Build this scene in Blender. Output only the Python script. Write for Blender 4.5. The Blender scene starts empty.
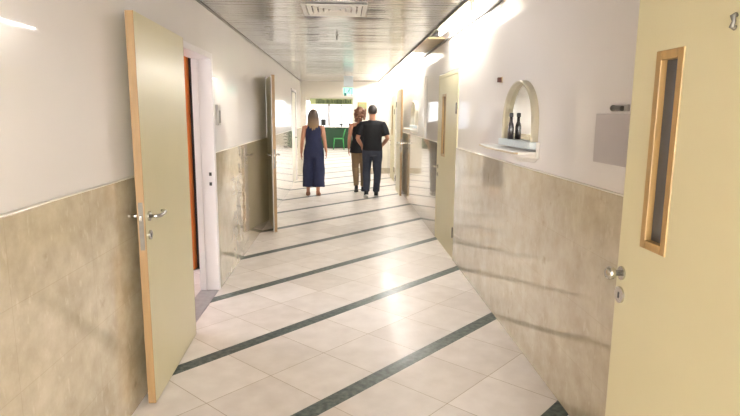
import bpy, bmesh, math, random
from mathutils import Vector, Matrix
random.seed(4)
PI = math.pi
S = bpy.context.scene
COL = S.collection
WL, WR, CZ = -1.116, 1.207, 2.425      # left wall, right wall, ceiling
MZ = 1.225                            # top of the marble cladding

# ------------------------------------------------------------------ materials
def srgb(r, g, b):
    f = lambda c: (c / 255) / 12.92 if c / 255 <= .04045 else ((c / 255 + .055) / 1.055) ** 2.4
    return (f(r), f(g), f(b), 1)

def mat(name, col, rough=.5, metal=0, coat=0, coat_rough=.05, var=0, var_scale=8, spec=.5, bump=0, bump_scale=60,
        emit=None, emit_strength=0, stretch=(1, 1, 1), transmission=0):
    m = bpy.data.materials.new(name); m.use_nodes = True
    nt = m.node_tree; b = nt.nodes['Principled BSDF']
    b.inputs['Base Color'].default_value = col
    b.inputs['Roughness'].default_value = rough
    b.inputs['Metallic'].default_value = metal
    b.inputs['Coat Weight'].default_value = coat
    b.inputs['Coat Roughness'].default_value = coat_rough
    b.inputs['Specular IOR Level'].default_value = spec
    b.inputs['Transmission Weight'].default_value = transmission
    if emit:
        b.inputs['Emission Color'].default_value = emit
        b.inputs['Emission Strength'].default_value = emit_strength
    if var or bump:
        tc = nt.nodes.new('ShaderNodeTexCoord'); mp = nt.nodes.new('ShaderNodeMapping')
        mp.inputs['Scale'].default_value = stretch
        nt.links.new(tc.outputs['Object'], mp.inputs['Vector'])
    if var:
        n = nt.nodes.new('ShaderNodeTexNoise'); n.inputs['Scale'].default_value = var_scale; n.inputs['Detail'].default_value = 5
        nt.links.new(mp.outputs[0], n.inputs['Vector'])
        r = nt.nodes.new('ShaderNodeValToRGB')
        r.color_ramp.elements[0].position = .3; r.color_ramp.elements[1].position = .7
        r.color_ramp.elements[0].color = tuple(c * (1 - var) for c in col[:3]) + (1,)
        r.color_ramp.elements[1].color = tuple(min(1, c * (1 + var)) for c in col[:3]) + (1,)
        nt.links.new(n.outputs['Fac'], r.inputs['Fac']); nt.links.new(r.outputs['Color'], b.inputs['Base Color'])
    if bump:
        n2 = nt.nodes.new('ShaderNodeTexNoise'); n2.inputs['Scale'].default_value = bump_scale; n2.inputs['Detail'].default_value = 3
        nt.links.new(mp.outputs[0], n2.inputs['Vector'])
        bp = nt.nodes.new('ShaderNodeBump'); bp.inputs['Strength'].default_value = bump; bp.inputs['Distance'].default_value = .01
        nt.links.new(n2.outputs['Fac'], bp.inputs['Height']); nt.links.new(bp.outputs[0], b.inputs['Normal'])
    return m

def marble_wall_mat():
    m = mat('beige_polished_marble', srgb(190, 176, 150), rough=.13)
    nt = m.node_tree; N = nt.nodes; L = nt.links; b = N['Principled BSDF']
    tc = N.new('ShaderNodeTexCoord')
    sx = N.new('ShaderNodeSeparateXYZ'); L.new(tc.outputs['Object'], sx.inputs[0])
    cb = N.new('ShaderNodeCombineXYZ'); L.new(sx.outputs['Y'], cb.inputs['X']); L.new(sx.outputs['Z'], cb.inputs['Y']); L.new(sx.outputs['X'], cb.inputs['Z'])
    # clouds
    n1 = N.new('ShaderNodeTexNoise'); n1.inputs['Scale'].default_value = 5; n1.inputs['Detail'].default_value = 8; n1.inputs['Roughness'].default_value = .62
    L.new(cb.outputs[0], n1.inputs['Vector'])
    r1 = N.new('ShaderNodeValToRGB'); e = r1.color_ramp.elements
    e[0].position = .3; e[0].color = srgb(180, 168, 144); e[1].position = .7; e[1].color = srgb(213, 203, 181)
    k = e.new(.5); k.color = srgb(198, 186, 163)
    L.new(n1.outputs['Fac'], r1.inputs['Fac'])
    # pale fossil flecks, stretched upright
    mp = N.new('ShaderNodeMapping'); mp.inputs['Scale'].default_value = (1.9, .8, 1); mp.inputs['Rotation'].default_value = (0, 0, .15)
    L.new(cb.outputs[0], mp.inputs['Vector'])
    n2 = N.new('ShaderNodeTexNoise'); n2.inputs['Scale'].default_value = 17; n2.inputs['Detail'].default_value = 4
    L.new(mp.outputs[0], n2.inputs['Vector'])
    r2 = N.new('ShaderNodeValToRGB'); r2.color_ramp.elements[0].position = .60; r2.color_ramp.elements[0].color = (0, 0, 0, 1)
    r2.color_ramp.elements[1].position = .70; r2.color_ramp.elements[1].color = (.4, .4, .4, 1)
    L.new(n2.outputs['Fac'], r2.inputs['Fac'])
    mx = N.new('ShaderNodeMixRGB'); mx.inputs['Color2'].default_value = srgb(222, 212, 190)
    L.new(r2.outputs['Color'], mx.inputs['Fac']); L.new(r1.outputs['Color'], mx.inputs['Color1'])
    # dark small blotches
    n3 = N.new('ShaderNodeTexNoise'); n3.inputs['Scale'].default_value = 9; n3.inputs['Detail'].default_value = 6
    mp3 = N.new('ShaderNodeMapping'); mp3.inputs['Location'].default_value = (7, 3, 1); L.new(cb.outputs[0], mp3.inputs['Vector']); L.new(mp3.outputs[0], n3.inputs['Vector'])
    r3 = N.new('ShaderNodeValToRGB'); r3.color_ramp.elements[0].position = .66; r3.color_ramp.elements[0].color = (0, 0, 0, 1)
    r3.color_ramp.elements[1].position = .76; r3.color_ramp.elements[1].color = (.5, .5, .5, 1)
    L.new(n3.outputs['Fac'], r3.inputs['Fac'])
    mx2 = N.new('ShaderNodeMixRGB'); mx2.inputs['Color2'].default_value = srgb(140, 122, 94)
    L.new(r3.outputs['Color'], mx2.inputs['Fac']); L.new(mx.outputs[0], mx2.inputs['Color1'])
    # slab joints
    br = N.new('ShaderNodeTexBrick'); br.offset = 0; br.inputs['Scale'].default_value = 1
    br.inputs['Brick Width'].default_value = .61; br.inputs['Row Height'].default_value = .306; br.inputs['Mortar Size'].default_value = .0016
    br.inputs['Mortar Smooth'].default_value = .2
    br.inputs['Color1'].default_value = (1, 1, 1, 1); br.inputs['Color2'].default_value = (.93, .92, .9, 1); br.inputs['Mortar'].default_value = (.72, .69, .63, 1)
    L.new(cb.outputs[0], br.inputs['Vector'])
    mm = N.new('ShaderNodeMixRGB'); mm.blend_type = 'MULTIPLY'; mm.inputs['Fac'].default_value = .45
    L.new(mx2.outputs[0], mm.inputs['Color1']); L.new(br.outputs['Color'], mm.inputs['Color2'])
    L.new(mm.outputs[0], b.inputs['Base Color'])
    # polish slightly uneven
    bp = N.new('ShaderNodeBump'); bp.inputs['Strength'].default_value = .012; bp.inputs['Distance'].default_value = .01
    n4 = N.new('ShaderNodeTexNoise'); n4.inputs['Scale'].default_value = 3; L.new(cb.outputs[0], n4.inputs['Vector'])
    L.new(n4.outputs['Fac'], bp.inputs['Height']); L.new(bp.outputs[0], b.inputs['Normal'])
    b.inputs['Coat Weight'].default_value = .9; b.inputs['Coat Roughness'].default_value = .04
    return m

def floor_mat():
    m = mat('pale_floor_tiles_with_green_marble_bands', srgb(225, 215, 200), rough=.4)
    nt = m.node_tree; N = nt.nodes; L = nt.links; b = N['Principled BSDF']
    tc = N.new('ShaderNodeTexCoord')
    mp = N.new('ShaderNodeMapping'); mp.vector_type = 'TEXTURE'; mp.inputs['Rotation'].default_value = (0, 0, math.radians(45.8))
    L.new(tc.outputs['Object'], mp.inputs['Vector'])
    sx = N.new('ShaderNodeSeparateXYZ'); L.new(mp.outputs[0], sx.inputs[0])
    def math_(op, a, bb):
        n = N.new('ShaderNodeMath'); n.operation = op
        for i, v in enumerate((a, bb)):
            if v is None: continue
            if isinstance(v, (int, float)): n.inputs[i].default_value = v
            else: L.new(v, n.inputs[i])
        return n.outputs[0]
    P = .977
    v = math_('FLOORED_MODULO' if False else 'SUBTRACT', sx.outputs['Y'], 1.985)
    vm = math_('FRACT', math_('DIVIDE', v, P), None)          # 0..1 in one band period
    band = math_('LESS_THAN', vm, .105 / P)
    d1 = math_('ABSOLUTE', math_('SUBTRACT', vm, (.105 + .436) / P), None)
    j1 = math_('LESS_THAN', d1, .0021 / P)
    u = math_('FRACT', math_('DIVIDE', math_('SUBTRACT', sx.outputs['X'], 1.97 - .22125), .4425), None)
    d2 = math_('ABSOLUTE', math_('SUBTRACT', u, .5), None)
    j2 = math_('LESS_THAN', d2, .0021 / .4425)
    joint = math_('MAXIMUM', j1, j2)
    # cell id for tone
    cu = math_('FLOOR', math_('DIVIDE', math_('SUBTRACT', sx.outputs['X'], 1.97), .4425), None)
    cv = math_('ADD', math_('MULTIPLY', math_('FLOOR', math_('DIVIDE', v, P), None), 2), math_('GREATER_THAN', vm, (.105 + .436) / P))
    cc = N.new('ShaderNodeCombineXYZ'); L.new(cu, cc.inputs[0]); L.new(cv, cc.inputs[1])
    wn = N.new('ShaderNodeTexWhiteNoise'); L.new(cc.outputs[0], wn.inputs['Vector'])
    n1 = N.new('ShaderNodeTexNoise'); n1.inputs['Scale'].default_value = 7; n1.inputs['Detail'].default_value = 7
    L.new(mp.outputs[0], n1.inputs['Vector'])
    r1 = N.new('ShaderNodeValToRGB'); e = r1.color_ramp.elements
    e[0].position = .3; e[0].color = srgb(210, 201, 193); e[1].position = .7; e[1].color = srgb(230, 223, 217)
    tmix = math_('ADD', math_('MULTIPLY', n1.outputs['Fac'], .7), math_('MULTIPLY', wn.outputs['Value'], .3))
    L.new(tmix, r1.inputs['Fac'])
    mj = N.new('ShaderNodeMixRGB'); mj.inputs['Color2'].default_value = srgb(168, 152, 130)
    L.new(math_('MULTIPLY', joint, .95), mj.inputs['Fac']); L.new(r1.outputs['Color'], mj.inputs['Color1'])
    n2 = N.new('ShaderNodeTexNoise'); n2.inputs['Scale'].default_value = 30; n2.inputs['Detail'].default_value = 5
    L.new(mp.outputs[0], n2.inputs['Vector'])
    r2 = N.new('ShaderNodeValToRGB'); e = r2.color_ramp.elements
    e[0].position = .35; e[0].color = srgb(62, 72, 68); e[1].position = .7; e[1].color = srgb(104, 112, 106)
    L.new(n2.outputs['Fac'], r2.inputs['Fac'])
    mb = N.new('ShaderNodeMixRGB'); L.new(band, mb.inputs['Fac']); L.new(mj.outputs[0], mb.inputs['Color1']); L.new(r2.outputs['Color'], mb.inputs['Color2'])
    L.new(mb.outputs[0], b.inputs['Base Color'])
    b.inputs['Specular IOR Level'].default_value = .3; b.inputs['Coat Weight'].default_value = .08; b.inputs['Coat Roughness'].default_value = .15
    return m

M = {}
M['marble'] = marble_wall_mat()
M['floor'] = floor_mat()
M['paint'] = mat('white_gloss_wall_paint', srgb(228, 224, 222), rough=.6, coat=.7, coat_rough=.05, var=.02, var_scale=1.5, bump=.05, bump_scale=2.5)
M['paint_matte'] = mat('white_wall_paint', srgb(225, 220, 208), rough=.6, var=.02, var_scale=2)
M['steel_ceiling'] = mat('brushed_metal_ceiling_planks', srgb(200, 200, 197), rough=.19, metal=.85, var=.02, var_scale=3, stretch=(.4, 12, 1))
M['trough'] = mat('white_enamel_light_trough', srgb(226, 220, 206), rough=.4, var=.02)
M['alu'] = mat('grey_aluminium_profile', srgb(150, 145, 138), rough=.35, metal=.6, var=.03)
M['lip'] = mat('dull_grey_painted_profile', srgb(112, 106, 100), rough=.6, var=.03)
M['cream'] = mat('cream_yellow_door_laminate', srgb(208, 200, 164), rough=.38, coat=.15, coat_rough=.2, var=.015, var_scale=3)
M['wood'] = mat('orange_beech_edging', srgb(150, 120, 80), rough=.45, var=.09, var_scale=14, stretch=(4, 4, .4))
M['wood2'] = mat('pale_beech_window_beading', srgb(168, 136, 86), rough=.4, var=.1, var_scale=16, stretch=(4, 4, .5))
M['orange'] = mat('orange_lacquered_wood', srgb(214, 120, 50), rough=.4, var=.05, var_scale=10, stretch=(4, 4, .5))
M['chrome'] = mat('satin_chrome', srgb(190, 188, 182), rough=.22, metal=1, var=.04, var_scale=20)
M['steel_dark'] = mat('dull_grey_steel', srgb(112, 108, 100), rough=.42, metal=.45, var=.1, var_scale=40)
M['black'] = mat('black_plastic', srgb(26, 24, 24), rough=.4, var=.1)
M['frame_white'] = mat('white_painted_steel_frame', srgb(222, 218, 220), rough=.35, coat=.2, var=.015)
M['dark_glass'] = mat('dark_tinted_glass', srgb(80, 82, 88), rough=.06, var=.03, spec=.6)
M['grey_stone'] = mat('grey_stone_threshold', srgb(150, 146, 146), rough=.35, var=.12, var_scale=22)
M['grey_panel'] = mat('grey_painted_board', srgb(186, 180, 180), rough=.5, var=.02)
M['white_plastic'] = mat('white_plastic', srgb(226, 222, 214), rough=.35, var=.02)
M['grey_plastic'] = mat('grey_plastic', srgb(170, 166, 160), rough=.4, var=.04)
M['brown'] = mat('dark_brown_plastic', srgb(96, 52, 38), rough=.45, var=.15, var_scale=40)
M['stone_frame'] = mat('cream_moulded_mirror_frame', srgb(188, 180, 158), rough=.35, coat=.2, var=.04, var_scale=12)
M['mirror'] = mat('mirror_silver', srgb(236, 236, 230), rough=.02, metal=1)
M['bottle'] = mat('dark_bottle_glass', srgb(48, 42, 44), rough=.15, var=.1, coat=.5)
M['tube'] = mat('lit_fluorescent_tube', (1, 1, 1, 1), rough=.5, emit=(1, .985, .965, 1), emit_strength=35)
M['tube_off'] = mat('unlit_fluorescent_tube', srgb(232, 228, 215), rough=.25, var=.02)
M['beige'] = mat('beige_painted_metal_cover', srgb(190, 172, 140), rough=.4, var=.06)
M['panel_light'] = mat('lit_ceiling_panel', (1, 1, 1, 1), emit=(1, .98, .94, 1), emit_strength=3.2)
M['daylight'] = mat('frosted_daylit_glass', (1, 1, 1, 1), rough=.4, emit=(.93, .97, 1, 1), emit_strength=.8)
M['fill_behind'] = mat('glowing_fill_glass_behind', (1, 1, 1, 1), rough=.4, emit=(1, .98, .96, 1), emit_strength=7.8)  # glowing pane added to light the corridor from behind the camera
M['daylight_room'] = mat('frosted_daylit_room_glass', (1, 1, 1, 1), rough=.4, emit=(.88, .9, 1, 1), emit_strength=2.6)
M['green'] = mat('dark_green_counter_laminate', srgb(14, 62, 32), rough=.4, var=.08, var_scale=4)
M['green_chair'] = mat('bright_green_plastic', srgb(44, 150, 66), rough=.35, var=.04)
M['olive'] = mat('pale_olive_sign_board', srgb(150, 156, 104), rough=.5, var=.05)
M['leafgreen'] = mat('dark_olive_motif', srgb(50, 64, 30), rough=.6, var=.15, var_scale=12)
M['exit'] = mat('lit_mint_exit_panel', srgb(150, 230, 210), rough=.3, emit=srgb(150, 235, 215), emit_strength=.15)
M['exit_dark'] = mat('dark_teal_pictogram', srgb(20, 96, 92), rough=.5, var=.05)
M['pale_blue'] = mat('pale_blue_grey_plastic', srgb(206, 216, 220), rough=.4, var=.02)
M['skin'] = mat('skin', srgb(170, 120, 94), rough=.5, var=.04, var_scale=14)
M['navy'] = mat('navy_cotton', srgb(30, 36, 66), rough=.85, var=.14, var_scale=9, bump=.4, bump_scale=14, stretch=(1.6, 1.6, .5))
M['tee'] = mat('black_jersey', srgb(12, 12, 15), rough=.85, var=.12, var_scale=9, bump=.4, bump_scale=12)
M['denim'] = mat('dark_slate_denim', srgb(46, 50, 62), rough=.85, var=.14, var_scale=18, bump=.3, bump_scale=20)
M['khaki'] = mat('tan_cotton', srgb(124, 102, 74), rough=.85, var=.1, var_scale=12, bump=.3)
M['hair_dark'] = mat('short_dark_hair', srgb(46, 38, 36), rough=.6, var=.2, var_scale=60)
M['hair_woman'] = mat('brown_hair', srgb(66, 48, 34), rough=.55, var=.3, var_scale=24, stretch=(5, 5, .5), bump=.5, bump_scale=40)
M['hair_red'] = mat('auburn_hair', srgb(104, 66, 42), rough=.55, var=.28, var_scale=30, bump=.6, bump_scale=40)
M['sole'] = mat('white_rubber', srgb(225, 222, 216), rough=.5, var=.03)
M['sandal'] = mat('tan_leather', srgb(150, 100, 72), rough=.6, var=.1)
# ombre: brown roots, pale tips, by height along the hair itself
def ombre():
    m = M['hair_woman']; nt = m.node_tree; N = nt.nodes; L = nt.links
    tc = N.new('ShaderNodeTexCoord'); sx = N.new('ShaderNodeSeparateXYZ'); L.new(tc.outputs['Object'], sx.inputs[0])
    mr = N.new('ShaderNodeMapRange'); mr.inputs['From Min'].default_value = 1.52; mr.inputs['From Max'].default_value = 1.3
    L.new(sx.outputs['Z'], mr.inputs['Value'])
    mx = N.new('ShaderNodeMixRGB'); L.new(mr.outputs[0], mx.inputs['Fac'])
    b = N['Principled BSDF']; src = b.inputs['Base Color'].links[0].from_socket
    L.new(src, mx.inputs['Color1']); mx.inputs['Color2'].default_value = srgb(146, 116, 78); L.new(mx.outputs[0], b.inputs['Base Color'])
ombre()

# ------------------------------------------------------------------ helpers
def tag(o, label=None, cat=None, group=None, kind=None):
    if label: o['label'] = label
    if cat: o['category'] = cat
    if group: o['group'] = group
    if kind: o['kind'] = kind
    return o

def obj(name, bm, m, parent=None, smooth=False, bevel=0):
    me = bpy.data.meshes.new(name)
    bmesh.ops.recalc_face_normals(bm, faces=bm.faces)
    bm.to_mesh(me); bm.free()
    me.materials.append(m)
    o = bpy.data.objects.new(name, me); COL.objects.link(o)
    if smooth:
        for p in me.polygons: p.use_smooth = True
    if bevel:
        md = o.modifiers.new('bevel', 'BEVEL'); md.width = bevel; md.segments = 2; md.limit_method = 'ANGLE'
    if parent: o.parent = parent
    return o

def empty(name, loc=(0, 0, 0), rz=0, **k):
    o = bpy.data.objects.new(name, None); COL.objects.link(o)
    o.location = loc; o.rotation_euler = (0, 0, rz); o.empty_display_size = .1
    return tag(o, **k)

def box(bm, x0, x1, y0, y1, z0, z1):
    v = [bm.verts.new(p) for p in ((x0, y0, z0), (x1, y0, z0), (x1, y1, z0), (x0, y1, z0), (x0, y0, z1), (x1, y0, z1), (x1, y1, z1), (x0, y1, z1))]
    for f in ((3, 2, 1, 0), (4, 5, 6, 7), (0, 1, 5, 4), (1, 2, 6, 5), (2, 3, 7, 6), (3, 0, 4, 7)):
        bm.faces.new([v[i] for i in f])
    return bm

def B(*a):
    bm = bmesh.new()
    if a and not isinstance(a[0], (tuple, list)): a = [a]
    for q in a: box(bm, *q)
    return bm

def tube(bm, pts, rad, n=12, flat=1.0, cap=True):
    """sweep a round section through pts; rad is one radius or one per point"""
    pts = [Vector(p) for p in pts]
    if not hasattr(rad, '__len__'): rad = [rad] * len(pts)
    rings = []; ref = None
    for i, p in enumerate(pts):
        d = (pts[min(i + 1, len(pts) - 1)] - pts[max(i - 1, 0)]).normalized()
        if ref is None:
            ref = Vector((1, 0, 0)) if abs(d.x) < .8 else Vector((0, 1, 0))
        a = (ref - d * ref.dot(d)).normalized(); b = d.cross(a); ref = a
        rings.append([bm.verts.new(p + (a * math.cos(t) + b * math.sin(t) * flat) * rad[i]) for t in [2 * PI * k / n for k in range(n)]])
    for r0, r1 in zip(rings, rings[1:]):
        for k in range(n): bm.faces.new((r0[k], r0[(k + 1) % n], r1[(k + 1) % n], r1[k]))
    if cap: bm.faces.new(rings[0][::-1]); bm.faces.new(rings[-1])
    return bm

def rings(bm, secs, n=28, power=2.0):
    """closed surface through horizontal sections (z, cx, cy, rx, ry)"""
    R = []
    for z, cx, cy, rx, ry in secs:
        r = []
        for k in range(n):
            t = 2 * PI * k / n; c, s = math.cos(t), math.sin(t)
            r.append(bm.verts.new((cx + rx * math.copysign(abs(c) ** (2 / power), c), cy + ry * math.copysign(abs(s) ** (2 / power), s), z)))
        R.append(r)
    for a, b in zip(R, R[1:]):
        for k in range(n): bm.faces.new((a[k], a[(k + 1) % n], b[(k + 1) % n], b[k]))
    bm.faces.new(R[0][::-1]); bm.faces.new(R[-1])
    return bm

def ball(bm, c, r, n=14):
    if not hasattr(r, '__len__'): r = (r, r, r)
    g = bmesh.ops.create_uvsphere(bm, u_segments=n * 2, v_segments=n, radius=1)
    for v in g['verts']: v.co = Vector((c[0] + v.co.x * r[0], c[1] + v.co.y * r[1], c[2] + v.co.z * r[2]))
    return bm

def cyl(bm, p0, p1, r, n=20):
    return tube(bm, [p0, p1], r, n)

def fuse(name, bm, m, parent, voxel=.008, smooth_it=3, wob=0):
    """unite overlapping solids into ONE continuous surface"""
    o = obj(name + '_raw', bm, m)
    md = o.modifiers.new('r', 'REMESH'); md.mode = 'VOXEL'; md.voxel_size = voxel; md.use_smooth_shade = True
    if smooth_it:
        ms = o.modifiers.new('s', 'SMOOTH'); ms.iterations = smooth_it; ms.factor = .5
    dg = bpy.context.evaluated_depsgraph_get(); dg.update()
    me = bpy.data.meshes.new_from_object(o.evaluated_get(dg))
    bpy.data.objects.remove(o)
    if wob:
        from mathutils import noise
        for v in me.vertices:
            v.co += v.normal * wob * noise.noise(Vector((v.co.x * 9, v.co.y * 9, v.co.z * 5)))
    for p in me.polygons: p.use_smooth = True
    me.materials.clear(); me.materials.append(m)
    o = bpy.data.objects.new(name, me); COL.objects.link(o); o.parent = parent
    return o

def copy_tree(o, parent=None):
    c = o.copy(); COL.objects.link(c); c.parent = parent
    for ch in list(o.children): copy_tree(ch, c)
    return c

# ------------------------------------------------------------------ shell
def wall_boxes(xa, xb, y0, y1, z1, openings, z0=0):
    """openings: (ya, yb, top)"""
    out = []; y = y0
    for a, b, t in sorted(openings):
        if a > y: out.append((xa, xb, y, a, z0, z1))
        if t < z1: out.append((xa, xb, a, b, max(t, z0), z1))
        y = b
    out.append((xa, xb, y, y1, z0, z1))
    return out

Y0, Y1 = -5.0, 15.0
D1 = (3.82, 4.90, 2.062); D2 = (8.25, 9.20, 2.10); D3 = (12.2, 13.45, 2.10)
R1 = (5.86, 7.06, 2.06); R2 = (11.62, 12.65, 2.10); R3 = (13.0, 14.1, 2.08)
T = .155
tag(obj('floor', B((-6, 6, Y0, 29.2, -.1, 0)), M['floor']), 'pale tiled corridor floor with diagonal green marble bands', 'floor', kind='structure')
tag(obj('wall_left', B(*wall_boxes(WL - T, WL, Y0, Y1, 2.66, [D1, D2, D3])), M['paint']), 'white glossy wall on the left of the corridor, with three doorways', 'wall', kind='structure')
tag(obj('wall_right', B(*wall_boxes(WR, WR + T, Y0, Y1, 2.66, [R1, R2, R3])), M['paint']), 'white glossy wall on the right, under the strip light', 'wall', kind='structure')
mo = [(a, b, 9) for a, b, c in (D1, D2, D3)]
tag(obj('trim_1', B(*wall_boxes(WL, WL + .012, Y0, Y1, MZ, mo)), M['marble'], bevel=.002), 'polished beige marble cladding on the lower left wall', 'marble cladding', kind='structure')
mo = [(a, b, 9) for a, b, c in (R1, R2, R3)]
tag(obj('trim_2', B(*wall_boxes(WR - .012, WR, Y0, Y1, MZ, mo)), M['marble'], bevel=.002), 'polished beige marble cladding on the lower right wall', 'marble cladding', kind='structure')
def bead(side, ops):
    x0, x1 = (WL, WL + .0135) if side < 0 else (WR - .0135, WR)
    return B(*[q for q in wall_boxes(x0, x1, Y0, Y1, MZ + .007, [(a, b, 9) for a, b, c in ops], z0=MZ)])
tag(obj('trim_3', bead(-1, (D1, D2, D3)), M['paint_matte'], bevel=.001), 'thin white plaster bead along the top of the left marble', 'wall trim', kind='structure')
tag(obj('trim_4', bead(1, (R1, R2, R3)), M['paint_matte'], bevel=.001), 'thin white plaster bead along the top of the right marble', 'wall trim', kind='structure')

# ceiling: metal planks laid across, each with a shallow crown and a groove
def ceiling():
    bm = bmesh.new(); y = Y0; x0, x1 = WL, .93; w = .10
    while y < Y1 - .01:
        t = random.uniform(-.0013, .0013); c = .0007
        ps = [(y, CZ + .006), (y + .004, CZ + t), (y + w / 2, CZ - c), (y + w - .004, CZ - t), (y + w, CZ + .006)]
        va = [bm.verts.new((x0, a, z)) for a, z in ps]; vb = [bm.verts.new((x1, a, z)) for a, z in ps]
        for i in range(4): bm.faces.new((va[i], vb[i], vb[i + 1], va[i + 1]))
        y += w
    box(bm, x0 - .1, x1, Y0, Y1, CZ + .012, CZ + .05)
    return bm
tag(obj('ceiling', ceiling(), M['steel_ceiling']), 'shiny metal plank ceiling over the corridor', 'ceiling', kind='structure')
tag(obj('trim_5', B((WL, WL + .022, Y0, Y1, CZ - .006, CZ + .004), (WL, WL + .006, Y0, Y1, CZ - .02, CZ)), M['alu'], bevel=.002), 'thin metal edge profile between left wall and ceiling', 'ceiling trim', kind='structure')
# light trough along the right wall
tag(obj('trim_6', B((.93, .94, Y0, Y1, CZ - .010, 2.64), (.93, 1.36, Y0, Y1, 2.62, 2.66)), M['trough'], bevel=.002), 'white housing of the light trough above the right wall', 'light trough', kind='structure')
tag(obj('trim_7', B((.920, .931, Y0, Y1, CZ - .016, CZ + .004)), M['lip']), 'grey metal lip of the ceiling along the light trough', 'ceiling trim', kind='structure')
tag(obj('trim_8', B((WR - .022, WR, Y0, Y1, CZ - .010, CZ + .006)), M['lip'], bevel=.002), 'thin grey ledge on the right wall under the light trough', 'wall trim', kind='structure')

# fluorescent tubes
def lamp(name, lit=True):
    t = empty(name)
    obj('batten', B((-.03, .03, -.76, .76, .045, .085)), M['trough'], t, bevel=.004)
    for s in (-1, 1):
        bm = B((-.014, .014, s * .755 - .012, s * .755 + .012, -.02, .05)); obj('lamp_holder', bm, M['white_plastic'], t, bevel=.003)
    for s in (-1, 1): obj('mounting_bracket', B((-.02, .02, s * .5 - .02, s * .5 + .02, .084, .165)), M['trough'], t)
    bm = bmesh.new(); cyl(bm, (0, -.74, 0), (0, .74, 0), .016, 16)
    obj('tube', bm, M['tube'] if lit else M['tube_off'], t, smooth=False)
    return t
G = 'fluorescent lamps in the light trough'
where = [(5.62, 1, 'lit fluorescent tube in the right trough, nearest bright one'),
         (3.6, 0, 'unlit fluorescent tube nearest the camera in the right trough'),
         (9.3, 1, 'lit fluorescent tube in the trough just beyond the dark gap'),
         (11.0, 1, 'lit fluorescent tube in the trough above the man in black'),
         (12.57, 1, 'lit fluorescent tube second from the far end of the right trough'),
         (14.14, 1, 'lit fluorescent tube in the trough against the end wall'),
         (-1.0, 1, 'added lit tube in the trough behind the viewpoint, unseen, lighting the near end'),  # this tube and the next are unseen, added to brighten the near end
         (-3.2, 1, 'added lit tube in the trough far behind the viewpoint, unseen')]
lit0 = unlit0 = None
for y, on, lab in where:
    if on and lit0: t = copy_tree(lit0)
    elif on: t = lit0 = lamp('fluorescent_lamp')
    else: t = lamp('fluorescent_lamp', False)
    t.location = (1.08, y, 2.456); tag(t, lab, 'ceiling light', G)
tag(obj('trough_cover', B((.945, .97, 6.75, 8.3, 2.425, 2.475), (.97, WR + .001, 6.75, 8.3, 2.455, 2.475)), M['beige'], bevel=.004),
    'beige cover plate closing the light trough between two lit tubes', 'cover plate')

# ceiling diffuser
def diffuser():
    t = empty('air_vent', (-.07, 4.84, CZ), label='square white louvred air vent in the metal ceiling', cat='air vent')
    h = .265
    def ring(bm, a, b, z0, z1):
        # square funnel ring from half-size a at z0 to b at z1
        p = []
        for s, z in ((a, z0), (b, z1), (b, z1 + .004), (a, z0 + .004)):
            p.append([bm.verts.new((x * s, y * s, z)) for x, y in ((-1, -1), (1, -1), (1, 1), (-1, 1))])
        for i in range(4):
            q, r = p[i], p[(i + 1) % 4]
            for k in range(4): bm.faces.new((q[k], q[(k + 1) % 4], r[(k + 1) % 4], r[k]))
        return bm
    obj('frame', ring(bmesh.new(), h, h - .035, -.012, -.014), M['white_plastic'], t)
    obj('plenum', B((-h + .03, h - .03, -h + .03, h - .03, .004, .008)), M['steel_dark'], t)
    for i in range(5):
        a = h - .045 - i * .045
        obj('louvre', ring(bmesh.new(), a, a - .035, -.014, .002), M['white_plastic'], t)
    obj('centre_plate', B((-.022, .022, -.022, .022, -.014, -.010)), M['white_plastic'], t)
diffuser()
t = empty('ceiling_sprinkler', (-.068, 6.34, CZ), label='tiny sprinkler head on the ceiling beyond the vent', cat='sprinkler')
bm = bmesh.new(); cyl(bm, (0, 0, -.012), (0, 0, 0), .016); obj('rosette', bm, M['chrome'], t)
bm = bmesh.new(); cyl(bm, (0, 0, -.045), (0, 0, -.01), .008); cyl(bm, (0, 0, -.048), (0, 0, -.045), .010); obj('nozzle', bm, M['steel_dark'], t)

# ------------------------------------------------------------------ doors
def lever(parent, x, z, side, y, dirx=-1, curve=.0):
    """lever handle with its rose on face y (side = +1/-1 outward)"""
    bm = bmesh.new(); cyl(bm, (x, y, z), (x, y + side * .008, z), .026, 24)
    r = obj('handle_rose', bm, M['chrome'], parent, smooth=False)
    bm = bmesh.new()
    pts = [(x, y + side * .006, z), (x, y + side * .04, z), (x + dirx * .008, y + side * .052, z), (x + dirx * .03, y + side * .056, z),
           (x + dirx * .09, y + side * .056, z + .003), (x + dirx * .115, y + side * .054, z + .006), (x + dirx * .128, y + side * .044, z + .008), (x + dirx * .130, y + side * .028, z + .008)]
    tube(bm, pts, [.009, .009, .010, .010, .0095, .009, .008, .007], 12)
    obj('door_handle', bm, M['chrome'], parent, smooth=True)
    bm = bmesh.new(); cyl(bm, (x, y, z - .10), (x, y + side * .009, z - .10), .025, 24)
    e = obj('lock_escutcheon', bm, M['chrome'], parent)
    bm = B((x - .003, x + .003, *sorted((y + side * .008, y + side * .0105)), z - .112, z - .094)); obj('keyhole', bm, M['black'], e)

def door_knob(parent, x, z, side, y):
    bm = bmesh.new(); cyl(bm, (x, y, z), (x, y + side * .006, z), .024, 24); obj('knob_rose', bm, M['chrome'], parent)
    bm = bmesh.new(); tube(bm, [(x, y, z), (x, y + side * .022, z), (x, y + side * .03, z), (x, y + side * .045, z), (x, y + side * .055, z), (x, y + side * .058, z)], [.010, .010, .020, .024, .018, .004], 20)
    obj('door_knob', bm, M['chrome'], parent, smooth=True)
    bm = bmesh.new(); cyl(bm, (x, y, z - .078), (x, y + side * .007, z - .078), .029, 24); e = obj('lock_escutcheon', bm, M['chrome'], parent)
    obj('keyhole', B((x - .003, x + .003, *sorted((y + side * .006, y + side * .0085)), z - .09, z - .068)), M['black'], e)

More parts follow.
